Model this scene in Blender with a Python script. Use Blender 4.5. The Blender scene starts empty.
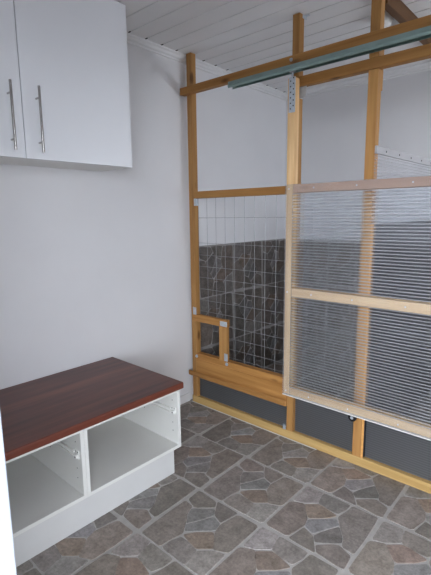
import bpy, bmesh, math, random
from mathutils import Vector, Matrix
random.seed(7)
SC = bpy.context.scene
COL = SC.collection

# ------------------------------------------------------------------ helpers
def lin(c):
    return tuple(((v / 255) / 12.92 if v / 255 <= .04045 else ((v / 255 + .055) / 1.055) ** 2.4) for v in c)

class MB:
    """collects solids in world coordinates; build() links them as ONE mesh object"""
    def __init__(self):
        self.bm = bmesh.new()
    def _mat(self, faces, mi):
        for f in faces:
            f.material_index = mi
    def box(self, x0, x1, y0, y1, z0, z1, bev=0.0, mi=0, seg=1):
        b = bmesh.new()
        bmesh.ops.create_cube(b, size=1)
        for v in b.verts:
            v.co = Vector((x0 + (v.co.x + .5) * (x1 - x0), y0 + (v.co.y + .5) * (y1 - y0), z0 + (v.co.z + .5) * (z1 - z0)))
        if bev:
            bmesh.ops.bevel(b, geom=b.edges[:], offset=bev, segments=seg, affect='EDGES', profile=.5)
        self.merge(b, mi)
        return self
    def merge(self, b, mi=0):
        m = bpy.data.meshes.new('tmp')
        for f in b.faces:
            f.material_index = mi
        bmesh.ops.recalc_face_normals(b, faces=b.faces[:])
        b.to_mesh(m); b.free()
        self.bm.from_mesh(m)
        bpy.data.meshes.remove(m)
    def cyl(self, p, q, r, n=16, mi=0, r2=None, bev=0.0):
        p, q = Vector(p), Vector(q)
        b = bmesh.new()
        d = q - p
        bmesh.ops.create_cone(b, cap_ends=True, segments=n, radius1=r, radius2=r if r2 is None else r2, depth=d.length)
        if bev:
            es = [e for e in b.edges if len(e.link_faces) == 2 and any(len(f.verts) > 4 for f in e.link_faces)]
            bmesh.ops.bevel(b, geom=es, offset=bev, segments=2, affect='EDGES')
        M = Matrix.Translation((p + q) / 2) @ d.to_track_quat('Z', 'Y').to_matrix().to_4x4()
        bmesh.ops.transform(b, matrix=M, verts=b.verts[:])
        self.merge(b, mi)
        return self
    def prism(self, pts, a, b_, axis='y', mi=0):
        """closed outline (2-D) extruded along an axis from a to b_"""
        def P(u, v, w):
            return {'x': (w, u, v), 'y': (u, w, v), 'z': (u, v, w)}[axis]
        b = bmesh.new()
        A = [b.verts.new(P(u, v, a)) for u, v in pts]
        B = [b.verts.new(P(u, v, b_)) for u, v in pts]
        b.faces.new(A); b.faces.new(B)
        n = len(pts)
        for i in range(n):
            b.faces.new((A[i], A[(i + 1) % n], B[(i + 1) % n], B[i]))
        self.merge(b, mi)
        return self
    def lathe(self, prof, c, axis='z', n=32, mi=0):
        """prof: list of (radius, height)"""
        b = bmesh.new()
        rings = []
        for r, h in prof:
            ring = []
            for k in range(n):
                t = 2 * math.pi * k / n
                u, v = r * math.cos(t), r * math.sin(t)
                co = {'z': (u, v, h), 'y': (u, h, v), 'x': (h, u, v)}[axis]
                ring.append(b.verts.new(Vector(co) + Vector(c)))
            rings.append(ring)
        for i in range(len(rings) - 1):
            for k in range(n):
                b.faces.new((rings[i][k], rings[i][(k + 1) % n], rings[i + 1][(k + 1) % n], rings[i + 1][k]))
        b.faces.new(rings[0]); b.faces.new(rings[-1])
        self.merge(b, mi)
        return self
    def build(self, name, mats, parent=None, smooth=False):
        me = bpy.data.meshes.new(name)
        if parent is not None:
            bmesh.ops.translate(self.bm, verts=self.bm.verts[:], vec=-BASE[parent.name])
        self.bm.to_mesh(me); self.bm.free()
        if not isinstance(mats, (list, tuple)):
            mats = [mats]
        for m in mats:
            me.materials.append(m)
        if smooth:
            for p in me.polygons:
                p.use_smooth = True
            try:
                me.set_sharp_from_angle(angle=math.radians(35))
            except Exception:
                pass
        o = bpy.data.objects.new(name, me)
        COL.objects.link(o)
        if parent is not None:
            o.parent = parent
            BASE[o.name] = BASE[parent.name].copy()
        else:
            BASE[o.name] = Vector((0, 0, 0))
        return o

BASE = {}
def empty(name, loc, label, cat, group=None):
    o = bpy.data.objects.new(name, None)
    COL.objects.link(o)
    o.empty_display_size = .05
    o.location = loc
    BASE[o.name] = Vector(loc)
    tag(o, label, cat, group)
    return o
def tag(o, label, cat, group=None):
    o['label'] = label; o['category'] = cat
    if group:
        o['group'] = group
def struct(o):
    o['kind'] = 'structure'
    return o
def copy_tree(o, parent=None):
    c = o.copy()
    COL.objects.link(c)
    if parent is not None:
        c.parent = parent
    for ch in list(o.children):
        copy_tree(ch, c)
    return c

# ------------------------------------------------------------------ materials
class N:
    def __init__(self, name):
        self.m = bpy.data.materials.new(name)
        self.m.use_nodes = True
        self.t = self.m.node_tree
        self.t.nodes.clear()
        self.out = self.n('ShaderNodeOutputMaterial')
    def n(self, typ, **kw):
        nd = self.t.nodes.new(typ)
        for k, v in kw.items():
            if k.startswith('i_'):
                nd.inputs[k[2:].replace('_', ' ')].default_value = v
            else:
                setattr(nd, k, v)
        return nd
    def l(self, a, b):
        self.t.links.new(a, b)
    def math(self, op, a, b=None, c=None, clamp=False):
        nd = self.n('ShaderNodeMath', operation=op)
        nd.use_clamp = clamp
        for i, v in enumerate((a, b, c)):
            if v is None:
                continue
            if isinstance(v, (int, float)):
                nd.inputs[i].default_value = v
            else:
                self.l(v, nd.inputs[i])
        return nd.outputs[0]
    def ramp(self, fac, stops):
        nd = self.n('ShaderNodeValToRGB')
        el = nd.color_ramp.elements
        while len(el) < len(stops):
            el.new(.5)
        for e, (p, c) in zip(el, stops):
            e.position = p; e.color = (*c, 1)
        self.l(fac, nd.inputs['Fac'])
        return nd.outputs['Color']
    def mix(self, fac, a, b, typ='MIX'):
        nd = self.n('ShaderNodeMix', data_type='RGBA', blend_type=typ)
        for s, v in ((0, fac), (6, a), (7, b)):
            if isinstance(v, (int, float)):
                nd.inputs[s].default_value = v
            elif isinstance(v, tuple):
                nd.inputs[s].default_value = (*v, 1) if len(v) == 3 else v
            else:
                self.l(v, nd.inputs[s])
        return nd.outputs[2]
    def noise(self, vec, scale, detail=3, rough=.5):
        nd = self.n('ShaderNodeTexNoise')
        nd.inputs['Scale'].default_value = scale
        nd.inputs['Detail'].default_value = detail
        nd.inputs['Roughness'].default_value = rough
        if vec is not None:
            self.l(vec, nd.inputs['Vector'])
        return nd.outputs['Fac']
    def coord(self):
        return self.n('ShaderNodeTexCoord').outputs['Object']
    def bump(self, h, strength, dist):
        nd = self.n('ShaderNodeBump')
        nd.inputs['Strength'].default_value = strength
        nd.inputs['Distance'].default_value = dist
        self.l(h, nd.inputs['Height'])
        return nd.outputs['Normal']
    def principled(self, color, rough=.5, metal=0.0, normal=None, spec=.5):
        p = self.n('ShaderNodeBsdfPrincipled')
        for k, v in (('Base Color', color), ('Roughness', rough), ('Metallic', metal), ('Specular IOR Level', spec)):
            if isinstance(v, (int, float)):
                p.inputs[k].default_value = v
            elif isinstance(v, tuple):
                p.inputs[k].default_value = (*v, 1)
            else:
                self.l(v, p.inputs[k])
        if normal is not None:
            self.l(normal, p.inputs['Normal'])
        self.l(p.outputs[0], self.out.inputs['Surface'])
        return self.m

def mat_plain(name, c, rough=.5, metal=0.0, var=.04, scale=9, bump=0.0, spec=.5):
    k = N(name)
    co = k.coord()
    f = k.noise(co, scale, 4)
    a = tuple(max(0, v * (1 - var)) for v in c); b = tuple(v * (1 + var) for v in c)
    col = k.ramp(f, [(.3, a), (.7, b)])
    nm = k.bump(k.noise(co, 160, 2), bump, .002) if bump else None
    return k.principled(col, rough, metal, nm, spec)

def mat_wood(name, axis, light, dark, knot, rough=.6, scl=1.0):
    """sawn softwood, the grain runs along the named axis"""
    k = N(name)
    co = k.coord()
    rnd = k.n('ShaderNodeObjectInfo').outputs['Random']
    off = k.n('ShaderNodeCombineXYZ')
    for i in range(3):
        k.l(k.math('MULTIPLY', rnd, 7.3 + 3.1 * i), off.inputs[i])
    add = k.n('ShaderNodeVectorMath', operation='ADD')
    k.l(co, add.inputs[0]); k.l(off.outputs[0], add.inputs[1])
    mp = k.n('ShaderNodeMapping')
    s = [34 * scl] * 3; s['xyz'.index(axis)] = 1.6
    mp.inputs['Scale'].default_value = s
    k.l(add.outputs[0], mp.inputs['Vector'])
    g = k.noise(mp.outputs[0], 1.0, 4, .55)
    mp2 = k.n('ShaderNodeMapping')
    s2 = [6] * 3; s2['xyz'.index(axis)] = 1.1
    mp2.inputs['Scale'].default_value = s2
    k.l(add.outputs[0], mp2.inputs['Vector'])
    g2 = k.noise(mp2.outputs[0], 1.0, 2)
    col = k.ramp(g, [(.3, dark), (.66, light)])
    col = k.mix(k.math('MULTIPLY', g2, .55), col, tuple(v * .72 for v in light))
    mp3 = k.n('ShaderNodeMapping')
    s3 = [11] * 3; s3['xyz'.index(axis)] = 4.0
    mp3.inputs['Scale'].default_value = s3
    k.l(add.outputs[0], mp3.inputs['Vector'])
    vo = k.n('ShaderNodeTexVoronoi')
    vo.inputs['Scale'].default_value = 1.0
    k.l(mp3.outputs[0], vo.inputs['Vector'])
    kf = k.ramp(vo.outputs['Distance'], [(.10, (1, 1, 1)), (.20, (0, 0, 0))])
    sep = k.n('ShaderNodeSeparateColor')
    k.l(vo.outputs['Color'], sep.inputs[0])
    pick = k.math('GREATER_THAN', sep.outputs[0], .62)
    kk = k.n('ShaderNodeSeparateColor'); k.l(kf, kk.inputs[0])
    col = k.mix(k.math('MULTIPLY', k.math('MULTIPLY', kk.outputs[0], pick), .8), col, knot)
    hv = k.n('ShaderNodeHueSaturation')
    k.l(col, hv.inputs['Color'])
    k.l(k.math('MULTIPLY_ADD', rnd, .30, .85), hv.inputs['Value'])
    return k.principled(hv.outputs[0], rough, 0, k.bump(g, .25, .002), .35)

PINE_L, PINE_D, KNOT = lin((180, 131, 73)), lin((140, 93, 44)), lin((84, 50, 22))
WX = mat_wood('pine_lengthwise', 'x', PINE_L, PINE_D, KNOT)
WZ = mat_wood('pine_upright', 'z', lin((182, 136, 80)), lin((144, 100, 52)), KNOT)
WY = mat_wood('pine_crosswise', 'y', lin((116, 80, 46)), lin((84, 55, 28)), KNOT)
PALE_L, PALE_D = lin((226, 190, 142)), lin((196, 152, 100))
WXD = mat_wood('pale_pine_lengthwise', 'x', PALE_L, PALE_D, lin((120, 80, 45)))
WZD = mat_wood('pale_pine_upright', 'z', PALE_L, PALE_D, lin((120, 80, 45)))
PINK = mat_wood('pinkish_pine_lengthwise', 'x', lin((205, 160, 128)), lin((172, 124, 92)), lin((130, 85, 55)))
SILLW = mat_wood('yellow_treated_pine', 'x', lin((188, 157, 102)), lin((160, 127, 74)), lin((96, 70, 30)))
PLYEDGE = mat_plain('plywood_edge', lin((206, 150, 84)), .7, var=.15, scale=60)
PLYFACE = mat_plain('dark_film_faced_plywood', lin((46, 44, 50)), .28, var=.15, scale=30)
WALL = mat_plain('white_painted_plaster', lin((226, 226, 228)), .75, var=.02, scale=2.5, bump=.06)
CEIL = mat_plain('white_ceiling_boards', lin((222, 221, 221)), .45, var=.02, scale=5)
TRIM = mat_plain('white_painted_trim', lin((228, 228, 229)), .5, var=.015)
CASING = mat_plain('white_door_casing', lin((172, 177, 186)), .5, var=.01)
HOLE = mat_plain('dark_gap', lin((40, 38, 36)), .9)
CAB = mat_plain('white_satin_front', lin((232, 234, 238)), .26, var=.006)
MELA = mat_plain('white_melamine', lin((222, 222, 218)), .42, var=.012)
STEEL = mat_plain('brushed_steel', lin((178, 174, 172)), .22, 1.0, var=.06, scale=40)
GALV = mat_plain('galvanised_steel', lin((192, 199, 206)), .4, .5, var=.12, scale=60)
TRACKM = mat_plain('greenish_galvanised_track', lin((150, 172, 168)), .34, .8, var=.07, scale=14)
WIRE = mat_plain('galvanised_wire', lin((150, 152, 154)), .5, .6, var=.1, scale=30)
BLACK = mat_plain('black_rubber', lin((22, 22, 24)), .6)
PLINTHM = mat_plain('off_white_plinth', lin((206, 206, 205)), .5, var=.015)
PLASTIC = mat_plain('white_plastic', lin((226, 226, 222)), .4)
GROUT = mat_plain('grey_grout', lin((170, 166, 162)), .8, var=.1, scale=30)
GROUTD = mat_plain('dark_grey_grout', lin((150, 147, 144)), .8, var=.1, scale=30)
CAULK = mat_plain('white_caulk', lin((205, 204, 200)), .6)
GROUND = mat_plain('grey_concrete_paving', lin((90, 90, 89)), .9, var=.1, scale=4)

def mat_worktop():
    k = N('red_brown_wood_laminate')
    co = k.coord()
    mp = k.n('ShaderNodeMapping'); mp.inputs['Scale'].default_value = (26, 1.5, 26)
    k.l(co, mp.inputs['Vector'])
    g = k.noise(mp.outputs[0], 1, 5, .62)
    mp2 = k.n('ShaderNodeMapping'); mp2.inputs['Scale'].default_value = (8, .7, 8)
    k.l(co, mp2.inputs['Vector'])
    g2 = k.noise(mp2.outputs[0], 1, 3, .5)
    f = k.math('ADD', k.math('MULTIPLY', g, .6), k.math('MULTIPLY', g2, .4))
    col = k.ramp(f, [(.34, lin((66, 34, 28))), (.52, lin((96, 53, 42))), (.68, lin((124, 72, 54)))])
    sx = k.n('ShaderNodeSeparateXYZ'); k.l(co, sx.inputs[0])
    edge = k.math('GREATER_THAN', sx.outputs['X'], .664)          # redder edging strip along the front
    col = k.mix(edge, col, k.mix(.5, col, lin((112, 52, 34))))
    return k.principled(col, .34, 0, None, .5)
WORKTOP = mat_worktop()

def mat_stone():
    k = N('crazy_paving_stone')
    at = k.n('ShaderNodeVertexColor', layer_name='stone')
    co = k.coord()
    f = k.noise(co, 17, 6, .72)
    f2 = k.noise(co, 75, 4, .7)
    v = k.math('ADD', k.math('MULTIPLY', f, .6), k.math('MULTIPLY', f2, .4))
    sc = k.ramp(v, [(.34, (.55, .53, .51)), (.5, (1, 1, 1)), (.66, (1.5, 1.49, 1.48))])
    col = k.mix(1.0, at.outputs['Color'], sc, 'MULTIPLY')
    return k.principled(col, .52, 0, k.bump(v, .3, .004), .4)
STONE = mat_stone()

def mat_sheet(name, pitch, rib_op, haze, tint=(.93, .95, .97), blur=0.0, rough=.1, ior=1.45):
    """clear twin-wall plastic sheet with level ribs"""
    k = N(name)
    co = k.coord()
    sx = k.n('ShaderNodeSeparateXYZ'); k.l(co, sx.inputs[0])
    fr = k.math('FRACT', k.math('DIVIDE', sx.outputs['Z'], pitch))
    tri = k.math('ABSOLUTE', k.math('SUBTRACT', fr, .5))
    rib = k.math('SMOOTH_MIN', 1.0, k.math('MULTIPLY', k.math('SUBTRACT', .24, tri), 9.0), .05)
    rib = k.math('MAXIMUM', rib, 0.0)
    gb = k.n('ShaderNodeNewGeometry')
    rib = k.math('MULTIPLY', rib, k.math('SUBTRACT', 1.0, gb.outputs['Backfacing']))       # the webs show once, at the front skin
    sm = k.math('MULTIPLY', k.noise(co, 5, 4, .6), .06)
    op = k.math('ADD', k.math('MULTIPLY', rib, rib_op), k.math('ADD', sm, haze), clamp=True)
    tr = k.n('ShaderNodeBsdfTransparent'); tr.inputs[0].default_value = (*tint, 1)
    clear = tr.outputs[0]
    if blur:
        rf = k.n('ShaderNodeBsdfRefraction'); rf.inputs['Roughness'].default_value = rough; rf.inputs['IOR'].default_value = 1.25
        rf.inputs[0].default_value = (*tint, 1)
        mb = k.n('ShaderNodeMixShader'); mb.inputs[0].default_value = blur
        k.l(clear, mb.inputs[1]); k.l(rf.outputs[0], mb.inputs[2])
        clear = mb.outputs[0]
    df = k.n('ShaderNodeBsdfDiffuse'); df.inputs[0].default_value = (.78, .80, .84, 1)
    tl = k.n('ShaderNodeBsdfTranslucent'); tl.inputs[0].default_value = (.78, .80, .84, 1)
    md = k.n('ShaderNodeMixShader'); md.inputs[0].default_value = .4
    k.l(df.outputs[0], md.inputs[1]); k.l(tl.outputs[0], md.inputs[2])
    mx = k.n('ShaderNodeMixShader')
    k.l(op, mx.inputs[0]); k.l(clear, mx.inputs[1]); k.l(md.outputs[0], mx.inputs[2])
    gl = k.n('ShaderNodeBsdfGlossy'); gl.inputs['Roughness'].default_value = .16
    lw = k.n('ShaderNodeFresnel'); lw.inputs['IOR'].default_value = ior
    mg = k.n('ShaderNodeMixShader')
    geo = k.n('ShaderNodeNewGeometry')
    k.l(k.math('MULTIPLY', lw.outputs[0], k.math('SUBTRACT', 1.0, geo.outputs['Backfacing'])), mg.inputs[0]); k.l(mx.outputs[0], mg.inputs[1]); k.l(gl.outputs[0], mg.inputs[2])
    k.l(mg.outputs[0], k.out.inputs['Surface'])
    return k.m
SHEET = mat_sheet('ribbed_clear_sheet', .0165, .33, .0, blur=.6, rough=.09)
SHEETC = mat_sheet('clear_sheet_on_wood', .0165, .03, .08)
SHEETF = mat_sheet('finely_ribbed_clear_sheet', .0135, .34, -.02, (.50, .51, .53), blur=.94, rough=.30)
SHEETD = mat_sheet('clear_ribbed_divider_sheet', .0165, .26, .0, (.99, .99, 1.0), ior=1.18)

# ------------------------------------------------------------------ crazy-paving tile (one printed pattern, laid turned about)
TS, TX, TY = .41, .845, -.755           # tile size, one tile corner
TILE = [
 ((0.054, 0.020), (0.041, 0.207), (0.029, 0.478), (0.027, 0.705), (0.168, 0.685), (0.217, 0.556), (0.295, 0.461), (0.405, 0.312), (0.376, 0.183), (0.361, 0.024), (0.200, 0.015)),
 ((0.400, 0.015), (0.400, 0.156), (0.441, 0.263), (0.561, 0.263), (0.695, 0.239), (0.729, 0.132), (0.741, 0.017), (0.566, 0.015)),
 ((0.041, 0.756), (0.022, 0.941), (0.080, 0.951), (0.324, 0.929), (0.383, 0.849), (0.251, 0.732), (0.193, 0.700)),
 ((0.198, 0.659), (0.268, 0.707), (0.407, 0.817), (0.468, 0.744), (0.432, 0.649), (0.385, 0.556), (0.322, 0.454), (0.224, 0.583)),
 ((0.339, 0.427), (0.402, 0.534), (0.495, 0.715), (0.617, 0.680), (0.649, 0.571), (0.485, 0.427), (0.410, 0.361)),
 ((0.432, 0.305), (0.517, 0.417), (0.661, 0.537), (0.715, 0.478), (0.776, 0.422), (0.815, 0.368), (0.688, 0.263), (0.607, 0.268)),
 ((0.346, 0.944), (0.500, 0.944), (0.659, 0.941), (0.639, 0.839), (0.617, 0.707), (0.476, 0.761)),
 ((0.690, 0.927), (0.980, 0.929), (0.980, 0.676), (0.983, 0.437), (0.827, 0.361), (0.763, 0.446), (0.676, 0.556), (0.641, 0.673)),
 ((0.712, 0.232), (0.834, 0.339), (0.968, 0.390), (0.985, 0.046), (0.810, 0.015), (0.773, 0.029), (0.739, 0.132)),
]

TONE = [(121, 114, 108), (128, 122, 117), (124, 116, 110), (120, 116, 113), (132, 129, 128), (132, 118, 108), (121, 114, 109), (130, 121, 114), (138, 133, 129)]

def hull(p):
    p = sorted(set(p))
    def half(q):
        h = []
        for c in q:
            while len(h) > 1 and (h[-1][0] - h[-2][0]) * (c[1] - h[-2][1]) - (h[-1][1] - h[-2][1]) * (c[0] - h[-2][0]) <= 0:
                h.pop()
            h.append(c)
        return h
    a, b = half(p), half(p[::-1])
    return a[:-1] + b[:-1]
def chaikin(p):
    o = []
    for i in range(len(p)):
        a, b = p[i], p[(i + 1) % len(p)]
        o.append((a[0] * .9 + b[0] * .1, a[1] * .9 + b[1] * .1))
        o.append((a[0] * .1 + b[0] * .9, a[1] * .1 + b[1] * .9))
    return o
def clip(p, k, lim, keep_less):
    """clip an outline by one side of a box"""
    o = []
    ins = (lambda q: q[k] <= lim) if keep_less else (lambda q: q[k] >= lim)
    for i in range(len(p)):
        a, b = p[i], p[(i + 1) % len(p)]
        if ins(a):
            o.append(a)
        if ins(a) != ins(b):
            t = (lim - a[k]) / (b[k] - a[k])
            o.append((a[0] + t * (b[0] - a[0]), a[1] + t * (b[1] - a[1])))
    return o

def tile_field(bm, cells, limits, place, rot, dark=1.0):
    """adds the stones of many tiles; place(u, v, h) gives the point h in front of the grout face"""
    lay = bm.loops.layers.float_color.get('stone') or bm.loops.layers.float_color.new('stone')
    rs = random.Random(3)
    for (ci, cj, ox, oy) in cells:
        for si, poly in enumerate(TILE):
            p = [(min(.990, max(.010, u)), min(.990, max(.010, (v - .018) * 1.045))) for u, v in poly]
            if rot(ci, cj):
                p = [(1 - u, 1 - v) for u, v in p]
            mx = sum(a[0] for a in p) / len(p); my = sum(a[1] for a in p) / len(p)
            p = [(mx + (a - mx) * (1 + .0105 / max(.05, math.hypot(a - mx, b - my))), my + (b - my) * (1 + .0105 / max(.05, math.hypot(a - mx, b - my)))) for a, b in p]
            p = [(min(.990, max(.010, a)), min(.990, max(.010, b))) for a, b in p]
            p = hull(p) if si else p
            p = chaikin(p)
            p = [(ox + u * TS, oy + v * TS) for u, v in p]
            for k, lim, less in ((0, limits[0], False), (0, limits[1], True), (1, limits[2], False), (1, limits[3], True)):
                if len(p) >= 3:
                    p = clip(p, k, lim, less)
            q = []
            for a in p:
                if not q or (a[0] - q[-1][0]) ** 2 + (a[1] - q[-1][1]) ** 2 > 1e-6:
                    q.append(a)
            while len(q) > 2 and (q[0][0] - q[-1][0]) ** 2 + (q[0][1] - q[-1][1]) ** 2 <= 1e-6:
                q.pop()
            if len(q) < 3:
                continue
            cx = sum(a[0] for a in q) / len(q); cy = sum(a[1] for a in q) / len(q)
            base = lin(TONE[si])
            g = rs.uniform(.88, 1.12) * dark
            col = (base[0] * g * rs.uniform(.97, 1.03), base[1] * g, base[2] * g * rs.uniform(.97, 1.03), 1)
            lo = [bm.verts.new(place(a[0], a[1], 0)) for a in q]
            hi = []
            for a in q:
                d = math.hypot(a[0] - cx, a[1] - cy) or 1
                s = max(0, d - .0015) / d
                hi.append(bm.verts.new(place(cx + (a[0] - cx) * s, cy + (a[1] - cy) * s, .002)))
            fs = [bm.faces.new(hi)]
            for i in range(len(q)):
                j = (i + 1) % len(q)
                fs.append(bm.faces.new((lo[i], lo[j], hi[j], hi[i])))
            for f in fs:
                f.material_index = 1
                for lp in f.loops:
                    lp[lay] = col

XR, YB, YF, ZC = 2.95, 1.32, -1.93, 2.53     # right wall, back wall, front wall, ceiling
# ------------------------------------------------------------------ the setting
fl = MB()
fl.box(-.1, XR + .1, YF - .12, YB + .1, -.06, -.002, mi=0)
cells = [(i, j, TX + TS * (i - 2), TY - .0 + TS * (1 - j)) for i in range(0, 8) for j in range(-3, 6)]
def floor_rot(i, j):
    t = {(1, 0): 0, (1, 1): 1, (1, 2): 1, (2, 0): 0, (2, 1): 0, (2, 2): 0, (2, 3): 1, (3, 0): 1, (3, 1): 1, (3, 2): 1, (4, 1): 1, (4, 0): 1}
    return t.get((i, j), (i * 5 + j * 3) % 2)
tile_field(fl.bm, cells, (0.0, XR, YF - .12, YB), lambda u, v, h: (u, v, -.002 + h), floor_rot, 1.1)
bmesh.ops.recalc_face_normals(fl.bm, faces=fl.bm.faces[:])
struct(fl.build('floor', [GROUT, STONE]))

struct(MB().box(-.1, 0, YF - .12, YB + .1, 0, ZC + .1).build('wall_left', WALL))
struct(MB().box(0, XR, YB, YB + .1, 0, ZC + .1).build('wall_back', WALL))
DX0, DX1, DH = 1.440, 2.80, 2.08                 # double doorway the photograph is taken from
WY0, WY1, WZ0, WZ1 = .55, 1.22, 1.15, 1.95        # unseen window, added to bring more light into the enclosure
w = MB()
w.box(XR, XR + .1, YF - .12, WY0, 0, ZC + .1)
w.box(XR, XR + .1, WY1, YB + .1, 0, ZC + .1)
w.box(XR, XR + .1, WY0, WY1, 0, WZ0)
w.box(XR, XR + .1, WY0, WY1, WZ1, ZC + .1)
struct(w.build('wall_right', WALL))
w = MB()
w.box(0, DX0, YF - .12, YF, 0, ZC + .1)
w.box(DX0, DX1, YF - .12, YF, DH, ZC + .1)
w.box(DX1, XR, YF - .12, YF, 0, ZC + .1)
struct(w.build('wall_front', WALL))
struct(MB().box(DX0 - .001, DX0 + .012, YF - .13, YF + .004, 0, DH, bev=.003, seg=2).build('trim_3', CASING))
w = MB()
for a0, a1, b0, b1 in ((WY0, WY1, WZ0, WZ0 + .05), (WY0, WY1, WZ1 - .05, WZ1), (WY0, WY0 + .05, WZ0 + .05, WZ1 - .05), (WY1 - .05, WY1, WZ0 + .05, WZ1 - .05)):
    w.box(XR + .02, XR + .08, a0, a1, b0, b1, bev=.004)
struct(w.build('added_window_1', TRIM))  # frame of the unseen window added for light
struct(MB().box(-14, 16, -16, YF - .12, -.09, -.03).build('ground', GROUND))

# stone tiling on the lower walls of the enclosure
def wall_tiles(name, u0, u1, place, grid0, boxargs, turn):
    b = MB(); b.box(*boxargs, mi=0)
    cs = [(i, j, grid0 + TS * i, 1.205 - TS * (j + 1)) for i in range(-1, 8) for j in range(0, 3)]
    tile_field(b.bm, cs, (u0, u1, 0.004, 1.203), place, turn, .68)
    bmesh.ops.recalc_face_normals(b.bm, faces=b.bm.faces[:])
    return struct(b.build(name, [GROUTD, STONE]))
wall_tiles('wall_left_tiling', .05, YB - .012, lambda u, v, h: (.010 + h, u, v), .12, (0, .010, .05, YB, 0, 1.205), lambda i, j: (i + j) % 2)
wall_tiles('wall_back_tiling', .012, XR, lambda u, v, h: (u, YB - .010 - h, v), .06, (.010, XR, YB - .010, YB, 0, 1.205), lambda i, j: (i * 3 + j) % 2)

# ceiling of white boards with open V joints, running along x
c = MB()
PIT, G0 = .13, -.474
y = G0 - PIT * 12
c.box(-.1, XR + .1, YF - .12, YB + .1, ZC + .012, ZC + .06)
while y < YB + .1:
    a, b_ = y, y + PIT
    c.prism([(a + .001, ZC + .013), (a + .0015, ZC + .008), (a + .006, ZC), (b_ - .006, ZC), (b_ - .0015, ZC + .008), (b_ - .001, ZC + .013)], 0.0, XR, 'x')
    c.box(.034, .052, y - .0045, y + .0045, ZC - .0012, ZC + .004, mi=1)     # open end of the joint at the cornice
    y += PIT
SLOPE = -.015                                  # the ceiling falls slightly towards the back wall
def shear(m):
    for v in m.bm.verts:
        v.co.z += SLOPE * v.co.y
    return m
shear(c)
struct(c.build('ceiling', [CEIL, HOLE]))
def cornice(name, ax, at, a, b, sgn):
    prof = [(0, 0), (.034, 0), (.034, -.008), (.024, -.016), (.020, -.030), (.010, -.038), (.010, -.046), (0, -.050)]
    m = MB()
    if ax == 'y':
        m.prism([(at + sgn * u, ZC + v) for u, v in prof], a, b, 'y')
    else:
        m.prism([(at + sgn * u, ZC + v) for u, v in prof], a, b, 'x')
    struct(shear(m).build(name, TRIM))
cornice('trim_1', 'y', 0, YF, YB, 1)
cornice('trim_2', 'x', YB, .034, XR, -1)
struct(MB().box(0, .014, YF, -.002, 0, .068, bev=.004).build('baseboard_left', TRIM))

# ------------------------------------------------------------------ wall cabinet
ZU0, ZU1 = 1.707, 2.536
YU0, YU1 = -1.894, -.696
wc = empty('wall_cabinet', (0, (YU0 + YU1) / 2, ZU0), 'white two-door wall cabinet with long bar handles, hung high on the left wall', 'cabinet')
b = MB(); T = .018
b.box(.001, .289, YU0, YU0 + T, ZU0, ZU1, bev=.0008); b.box(.001, .289, YU1 - T, YU1, ZU0, ZU1, bev=.0008)
b.box(.001, .289, YU0 + T, YU1 - T, ZU0, ZU0 + T); b.box(.001, .289, YU0 + T, YU1 - T, ZU1 - T, ZU1)
b.box(.001, .006, YU0 + T, YU1 - T, ZU0 + T, ZU1 - T); b.box(.02, .285, YU0 + T, YU1 - T, 2.05, 2.05 + T)
b.build('cabinet_body', MELA, wc)
YG = -1.296
for (a0, a1, hy) in ((YU0 + .001, YG - .0018, -1.357), (YG + .0018, YU1 - .0005, -1.229)):
    d = MB().box(.291, .309, a0, a1, ZU0 - .001, ZU1, bev=.0015, seg=2).build('cabinet_door', CAB, wc)
    h = MB()
    h.cyl((.345, hy, 1.733), (.345, hy, 2.025), .0058, 20, bev=.0012)
    for z in (1.780, 1.975):
        h.cyl((.3085, hy, z), (.345, hy, z), .0043, 14)
    h.build('handle', STEEL, d, smooth=True)

# ------------------------------------------------------------------ base units, plinth, worktop
ZB0, ZB1 = .149, .4965
BX = .650
def base_unit(y0, y1, label):
    r = empty('base_cabinet', (0, (y0 + y1) / 2, ZB0), label, 'cabinet', 'open base cabinets under the worktop')
    b = MB()
    b.box(.02, BX, y0, y0 + T, ZB0, ZB1, bev=.0008); b.box(.02, BX, y1 - T, y1, ZB0, ZB1, bev=.0008)
    b.box(.02, BX, y0 + T, y1 - T, ZB0, ZB0 + T, bev=.0006)
    b.box(.02, .026, y0 + T, y1 - T, ZB0 + T, ZB1)
    b.box(BX - .08, BX, y0 + T, y1 - T, ZB1 - T, ZB1, bev=.0006); b.box(.026, .10, y0 + T, y1 - T, ZB1 - T, ZB1)
    for ys in (y0 + T, y1 - T):                              # shelf-pin holes
        sg = 1 if ys == y0 + T else -1
        for z in (.239, .288, .42):
            b.cyl((.604, ys - sg * .001, z), (.604, ys + sg * .0006, z), .0028, 10, mi=1)
        b.cyl((.35, ys - sg * .001, .30), (.35, ys + sg * .0006, .30), .003, 10, mi=1)
    b.build('cabinet_body', [MELA, HOLE], r)
    for ys, sg in ((y0 + T, 1), (y1 - T, -1)):
        k = MB()
        lo, hi = sorted((ys, ys + sg * .011))
        k.box(.08, .598, lo, hi, .346, .352, bev=.001); k.box(.08, .598, lo, hi, .368, .374, bev=.001)
        l2, h2 = sorted((ys, ys + sg * .003))
        k.box(.08, .598, l2, h2, .350, .370)
        k.box(.592, .630, l2, h2, .338, .384, bev=.004)
        run = k.build('drawer_runner', PLASTIC, r)
        q = MB()
        q.cyl((.618, ys + sg * .002, .354), (.618, ys + sg * .015, .354), .0095, 18, bev=.0015)
        q.cyl((.618, ys + sg * .0145, .354), (.618, ys + sg * .0158, .354), .0038, 12, mi=1)
        for (sx, sz) in ((.604, .374), (.622, .375)):
            q.cyl((sx, ys + sg * .002, sz), (sx, ys + sg * .0036, sz), .0032, 10, mi=1)
        q.build('roller', [PLASTIC, HOLE], run, smooth=True)
    return r
base_unit(-1.2945, -.698, 'open white base cabinet at the right end under the red-brown worktop, drawer runners bare')
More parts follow.
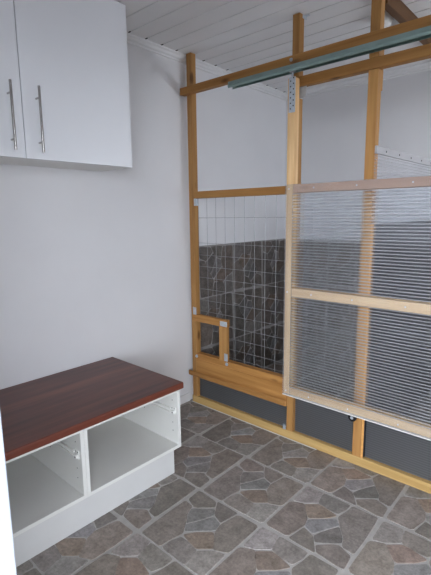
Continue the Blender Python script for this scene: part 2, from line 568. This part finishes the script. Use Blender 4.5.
base_unit(-1.8915, -1.2955, 'open white base cabinet at the left end under the worktop, beside the white door jamb')
p = MB()
p.prism([(.617, -1.893), (.635, -1.893), (.635, -.742), (.05, -.742), (.05, -.760), (.617, -.760)], .0012, ZB0 - .0005, 'z')
o = p.build('plinth_board', PLINTHM)
tag(o, 'white plinth board standing on the floor below the two open cabinets', 'plinth')
wt = MB()
prof = []
X1, Z0, Z1, R_ = .672, .4972, .5345, .009
prof = [(0.003, Z0), (X1 - R_, Z0)]
for k in range(7):
    t = -math.pi / 2 + math.pi / 2 * k / 6
    prof.append((X1 - R_ + R_ * math.cos(t), Z0 + R_ + R_ * math.sin(t)))
for k in range(7):
    t = math.pi / 2 * k / 6
    prof.append((X1 - R_ + R_ * math.cos(t), Z1 - R_ + R_ * math.sin(t)))
prof.append((.003, Z1))
wt.prism(prof, -1.90, -.690, 'y')
o = wt.build('worktop', WORKTOP, smooth=True)
tag(o, 'dark red-brown wood-grain worktop lying across the two open white cabinets', 'worktop')

# ------------------------------------------------------------------ timber partition of the enclosure
XE = XR - .003
pf = empty('partition_frame', (1.3, 0, 0), 'honey-coloured timber frame partition with wire mesh, screwed from floor to ceiling across the room', 'partition')
BV = .002
def timber(name, mat, x0, x1, y0, y1, z0, z1, par=None, bev=BV):
    return MB().box(x0, x1, y0, y1, z0, z1, bev=bev).build(name, mat, par or pf)
P = .047
timber('post', WZ, .043, .090, 0, P, .056, ZC - .001)
timber('post', WZ, .8965, .9425, 0, P, .056, ZC - .001)
m = MB()
m.box(1.345, 1.396, 0, P, .056, 2.144, bev=BV); m.box(1.345, 1.396, 0, P, 2.2, ZC - .001, bev=BV); m.box(1.345, 1.396, P - .004, P + .016, 2.05, 2.3, bev=.001)
m.build('post', WZ, pf)
timber('post', WZ, 1.90, 1.947, 0, P, .056, ZC - .001)
timber('post', WZ, XE - .047, XE, 0, P, .056, ZC - .001)
timber('top_beam', WX, .020, XE, -.045, 0, 2.256, 2.303)
timber('header_beam', WX, .9425, XE, -.002, P - .004, 2.146, 2.198)
timber('mid_rail', WX, .090, .8965, 0, P, 1.556, 1.604)
timber('sill_beam', SILLW, .035, XE, 0, P, .0012, .056)
timber('lower_rail', WX, .090, .8965, 0, P, .350, .405)
timber('kick_board', WX, .090, .8965, -.004, .020, .226, .358)
timber('batten', WX, .016, .905, -.024, -.0045, .222, .262, bev=.008)
timber('hatch_rail', WX, .058, .396, -.006, .030, .655, .705)
timber('hatch_upright', WZ, .322, .392, -.004, .028, .405, .655)
shear(MB().box(1.360, 1.400, P + .017, YB - .036, 2.458, ZC - .001, bev=BV)).build('ceiling_joist', WY, pf)
# wire mesh
wm = MB()
rs = random.Random(11)
YM = P + .003
zs = [1.42, 1.235, 1.150, 1.066, .980, .896, .812, .728, .645, .562, .480, .418]
xs = [.172 + .0852 * i - .0852 for i in range(0, 10)]
for x in xs:
    z0 = .38 if x > .36 else .69
    for k in range(4):
        za = z0 + (1.57 - z0) * k / 4; zb = z0 + (1.57 - z0) * (k + 1) / 4
        ox = [rs.uniform(-.003, .003) if 0 < kk < 4 else 0 for kk in (k, k + 1)]
        wm.cyl((x, YM, za), (x, YM, zb), .0014, 6)
for z in zs:
    wm.cyl((.075 if z > .69 else .350, YM + .003, z + rs.uniform(-.002, .002)), (.91, YM + .003, z + rs.uniform(-.002, .002)), .0014, 6)
wm.build('wire_mesh', WIRE, pf)
# narrow ribbed sheets behind the bottom openings
for x0, x1 in ((.090, .8965), (.9425, 1.345), (1.41, 1.90)):
    MB().box(x0 + .001, x1 - .001, P - .018, P - .008, .056, .349).build('bottom_sheet', SHEETF, pf)
# brackets, bolts
def bracket(x, y, z, w, d, h, name='angle_bracket'):
    """bent strip: one flange on y-face, the other turned back"""
    k = MB()
    k.box(x, x + w, y - .003, y, z, z + h, bev=.0008)
    k.box(x, x + .003, y - .003, y + d, z, z + h, bev=.0008)
    for i in range(2):
        k.cyl((x + w * (.3 + .4 * i), y - .0045, z + h / 2), (x + w * (.3 + .4 * i), y - .0025, z + h / 2), .004, 10)
    return k.build(name, GALV, pf)
bracket(.335, -.004, .660, .066, .03, .036)
bracket(.372, -.004, .408, .032, .03, .055)
bracket(.090, .004, 1.505, .026, .04, .050)
bracket(.068, -.006, .706, .034, .03, .055)
bracket(.872, -.001, .058, .022, .03, .034)
bracket(.9425, .012, 2.085, .045, .03, .058)
def bolt(x, y, z, r=.011):
    k = MB()
    k.cyl((x, y, z), (x, y - .002, z), r * 1.35, 20)
    k.cyl((x, y - .002, z), (x, y - .009, z), r, 6)
    return k.build('bolt', GALV, pf)
bolt(.920, -.045, 2.281, .007); bolt(.092, 0, .382, .009); bolt(.392, 0, .386, .009)
k = MB(); k.box(.943, .968, P + .004, P + .02, ZC - .006, ZC - .003); k.box(.9425, .9455, P - .02, P + .02, ZC - .022, ZC - .004)
k.build('angle_bracket', GALV, pf)
MB().box(.035, 1.12, -.006, -.0003, .0006, .005, bev=.0015).build('caulk_line', CAULK, pf)

# side divider standing square to the partition
dv = empty('divider_panel', (1.402, .65, 0), 'dark plywood board topped by a clear ribbed sheet, dividing the enclosure behind the middle post', 'divider')
bd = MB()
bd.box(1.3975, 1.4095, .003, YB - .014, .0575, 1.382)
o = bd.build('plywood_board', PLYFACE, dv)
MB().box(1.3970, 1.4100, .0, .003, .0575, 1.3825).build('cut_edge', PLYEDGE, o)
MB().box(1.398, 1.408, .0, YB - .012, 1.3835, 1.742).build('clear_sheet', SHEETD, dv)
t = MB(); t.box(1.3965, 1.4095, .0, YB - .012, 1.738, 1.776, bev=.001)
for i in range(7):
    t.cyl((1.409, .12 + .19 * i, 1.756), (1.4115, .12 + .19 * i, 1.756), .005, 10, mi=1)
t.build('top_strip', [mat_plain('grey_aluminium_strip', lin((168, 166, 168)), .5, .1), HOLE], dv)

# ceiling fitting behind the middle post
la = MB().lathe([(.053, 0), (.057, -.008), (.055, -.03), (.046, -.052), (.028, -.064), (.004, -.067)], (1.262, .345, ZC - .0048), 'z', 36)
o = la.build('ceiling_dome', PLASTIC, smooth=True)
tag(o, 'small round white fitting on the ceiling boards behind the middle post', 'ceiling fitting')

# ------------------------------------------------------------------ sliding door on its track
tr = empty('door_track', (1.3, -.07, 2.22), 'long greenish metal track fixed below the front of the top beam', 'rail')
k = MB()
TX0, TX1 = .497, 2.85
prof = [(-.045, 2.241), (-.045, 2.206), (-.0475, 2.206), (-.0475, 2.238), (-.0875, 2.238), (-.0875, 2.209), (-.0855, 2.206), (-.088, 2.205), (-.0905, 2.207), (-.0935, 2.213), (-.0945, 2.218), (-.0925, 2.224), (-.0905, 2.227), (-.0900, 2.232), (-.0890, 2.241)]
k.prism(prof, TX0, TX1, 'x')
k.build('channel', TRACKM, tr)
for x in (.62, 1.15, 1.72, 2.3):
    k = MB(); k.box(x, x + .04, -.0445, -.0415, 2.21, 2.2552); k.box(x, x + .04, -.0415, -.012, 2.2525, 2.2555)
    k.build('track_bracket', GALV, tr)

YD0, YD1 = -.072, -.026
DXL, DXR = .916, 1.93
sd = empty('sliding_door', (1.42, -.05, .338), 'pale pine sliding door faced with clear ribbed plastic sheet, hanging from the metal track', 'door')
timber('stile', WZD, .918, .965, YD0, YD1, .342, 2.178, sd)
timber('stile', WZD, DXR - .049, DXR - .002, YD0, YD1, .342, 1.602, sd)
timber('top_rail', PINK, .965, DXR - .049, YD0, YD1, 1.557, 1.604, sd)
timber('middle_rail', WXD, .965, DXR - .049, YD0, YD1, .957, 1.009, sd)
timber('bottom_rail', WXD, .965, DXR - .049, YD0, YD1, .342, .392, sd)
k = MB()
ya, yb = YD0 - .009, YD0 - .0008
for x0, x1, z0, z1, mi in ((DXL, .966, .338, 1.6055, 1), (DXR - .05, DXR, .338, 1.6055, 1), (.966, DXR - .05, .338, .392, 1), (.966, DXR - .05, .957, 1.009, 1), (.966, DXR - .05, 1.557, 1.6055, 1),
                           (.966, DXR - .05, .392, .957, 0), (.966, DXR - .05, 1.009, 1.557, 0)):
    k.box(x0, x1, ya, yb, z0, z1, mi=mi)
k.build('ribbed_sheet', [SHEET, SHEETC], sd)
k = MB()
rs = random.Random(5)
for z in (1.58, .983, .366):
    for x in (.941, 1.10, 1.345, 1.62, 1.80):
        k.cyl((x, YD0 - .0115, z), (x, YD0 - .0085, z), .004, 10)
k.build('screw_heads', GALV, sd)
k = MB(); k.box(DXL, DXR, YD0 - .012, YD0 + .012, .3345, .3385, bev=.001)
k.build('edge_strip', PLASTIC, sd)
# perforated hanger plate
k = MB()
PX0, PX1, PZ0, PZ1 = .926, .968, 1.995, 2.180
k.box(PX0, PX1, YD0 - .003, YD0 - .0003, PZ0, PZ1, bev=.0008)
for i in range(6):
    for j in range(2):
        x = PX0 + (.012 if j == 0 else .030); z = PZ0 + .020 + .029 * i + (.0145 if j else 0)
        k.cyl((x, YD0 - .0036, z), (x, YD0 - .002, z), .0038, 12, mi=1)
hp = k.build('hanger_plate', [GALV, HOLE], sd)
k = MB(); k.cyl((.945, -.068, 2.17), (.945, -.068, 2.215), .005, 12); k.cyl((.93, -.068, 2.2085), (.96, -.068, 2.2085), .0045, 10); k.box(.925, .965, -.074, -.062, 2.2065, 2.228, bev=.003)
k.build('trolley', GALV, hp)
k = MB()
k.cyl((1.356, -.046, .305), (1.356, -.026, .305), .023, 28, bev=.004)
k.cyl((1.356, -.0475, .305), (1.356, -.0455, .305), .009, 14, mi=1)
k.cyl((1.356, -.030, .305), (1.356, -.030, .345), .006, 10, mi=1)
k.build('guide_roller', [BLACK, GALV], sd, smooth=True)

# ------------------------------------------------------------------ light: daylight through the open doorway
wd = bpy.data.worlds.new('World'); SC.world = wd
wd.use_nodes = True
nt = wd.node_tree; nt.nodes.clear()
ow = nt.nodes.new('ShaderNodeOutputWorld'); bg = nt.nodes.new('ShaderNodeBackground')
bg.inputs[1].default_value = 13.8
tc = nt.nodes.new('ShaderNodeTexCoord'); sp = nt.nodes.new('ShaderNodeSeparateXYZ'); rp = nt.nodes.new('ShaderNodeValToRGB')
nt.links.new(tc.outputs['Generated'], sp.inputs[0]); nt.links.new(sp.outputs['Z'], rp.inputs['Fac']); nt.links.new(rp.outputs['Color'], bg.inputs[0])
for k_, (p_, v_) in enumerate(((0.0, 1.0), (.22, 1.0), (.45, .42), (1.0, .34))):      # bright hazy horizon, duller overhead
    if k_ > 1:
        rp.color_ramp.elements.new(p_)
for e_, (p_, v_) in zip(rp.color_ramp.elements, ((0.0, 1.0), (.22, 1.0), (.45, .42), (1.0, .34))):
    e_.position = p_; e_.color = (.86 * v_, .915 * v_, 1.0 * v_, 1)
nt.links.new(bg.outputs[0], ow.inputs[0])
for nm, loc, rot, sx, sy in (
        ('doorway_daylight', ((DX0 + DX1) / 2, YF - .13, DH / 2), (math.pi / 2, 0, 0), DX1 - DX0, DH),
        ('added_window_daylight', (XR + .11, (WY0 + WY1) / 2, (WZ0 + WZ1) / 2), (math.pi / 2, 0, math.pi / 2), WY1 - WY0, WZ1 - WZ0)):  # second portal: the added window that brightens the enclosure
    L = bpy.data.lights.new(nm, 'AREA')
    L.shape = 'RECTANGLE'; L.size = sx; L.size_y = sy
    L.cycles.is_portal = True
    lo = bpy.data.objects.new(nm, L); COL.objects.link(lo)
    lo.location = loc
    lo.rotation_euler = rot

# ------------------------------------------------------------------ camera
yaw, pitch, roll, F = .7377, -.1667, -.0122, 433.35
fw = Vector((-math.sin(yaw) * math.cos(pitch), math.cos(yaw) * math.cos(pitch), math.sin(pitch)))
r = fw.cross(Vector((0, 0, 1))).normalized(); u = r.cross(fw)
r2 = r * math.cos(roll) + u * math.sin(roll); u2 = -r * math.sin(roll) + u * math.cos(roll)
cd = bpy.data.cameras.new('Camera')
cd.sensor_fit = 'HORIZONTAL'; cd.sensor_width = 36; cd.lens = F / 431 * 36
cd.clip_start = .02
cam = bpy.data.objects.new('Camera', cd); COL.objects.link(cam)
M = Matrix((r2, u2, -fw)).transposed().to_4x4()
M.translation = Vector((2.329, -2.2417, 1.4408))
cam.matrix_world = M
SC.camera = cam
vs = SC.view_settings
vs.view_transform = 'Standard'; vs.look = 'None'; vs.gamma = 1; vs.use_curve_mapping = False
vs.exposure = 0.0
SC.cycles.use_denoising = True
SC.cycles.max_bounces = 12
SC.cycles.diffuse_bounces = 8
SC.cycles.transparent_max_bounces = 24
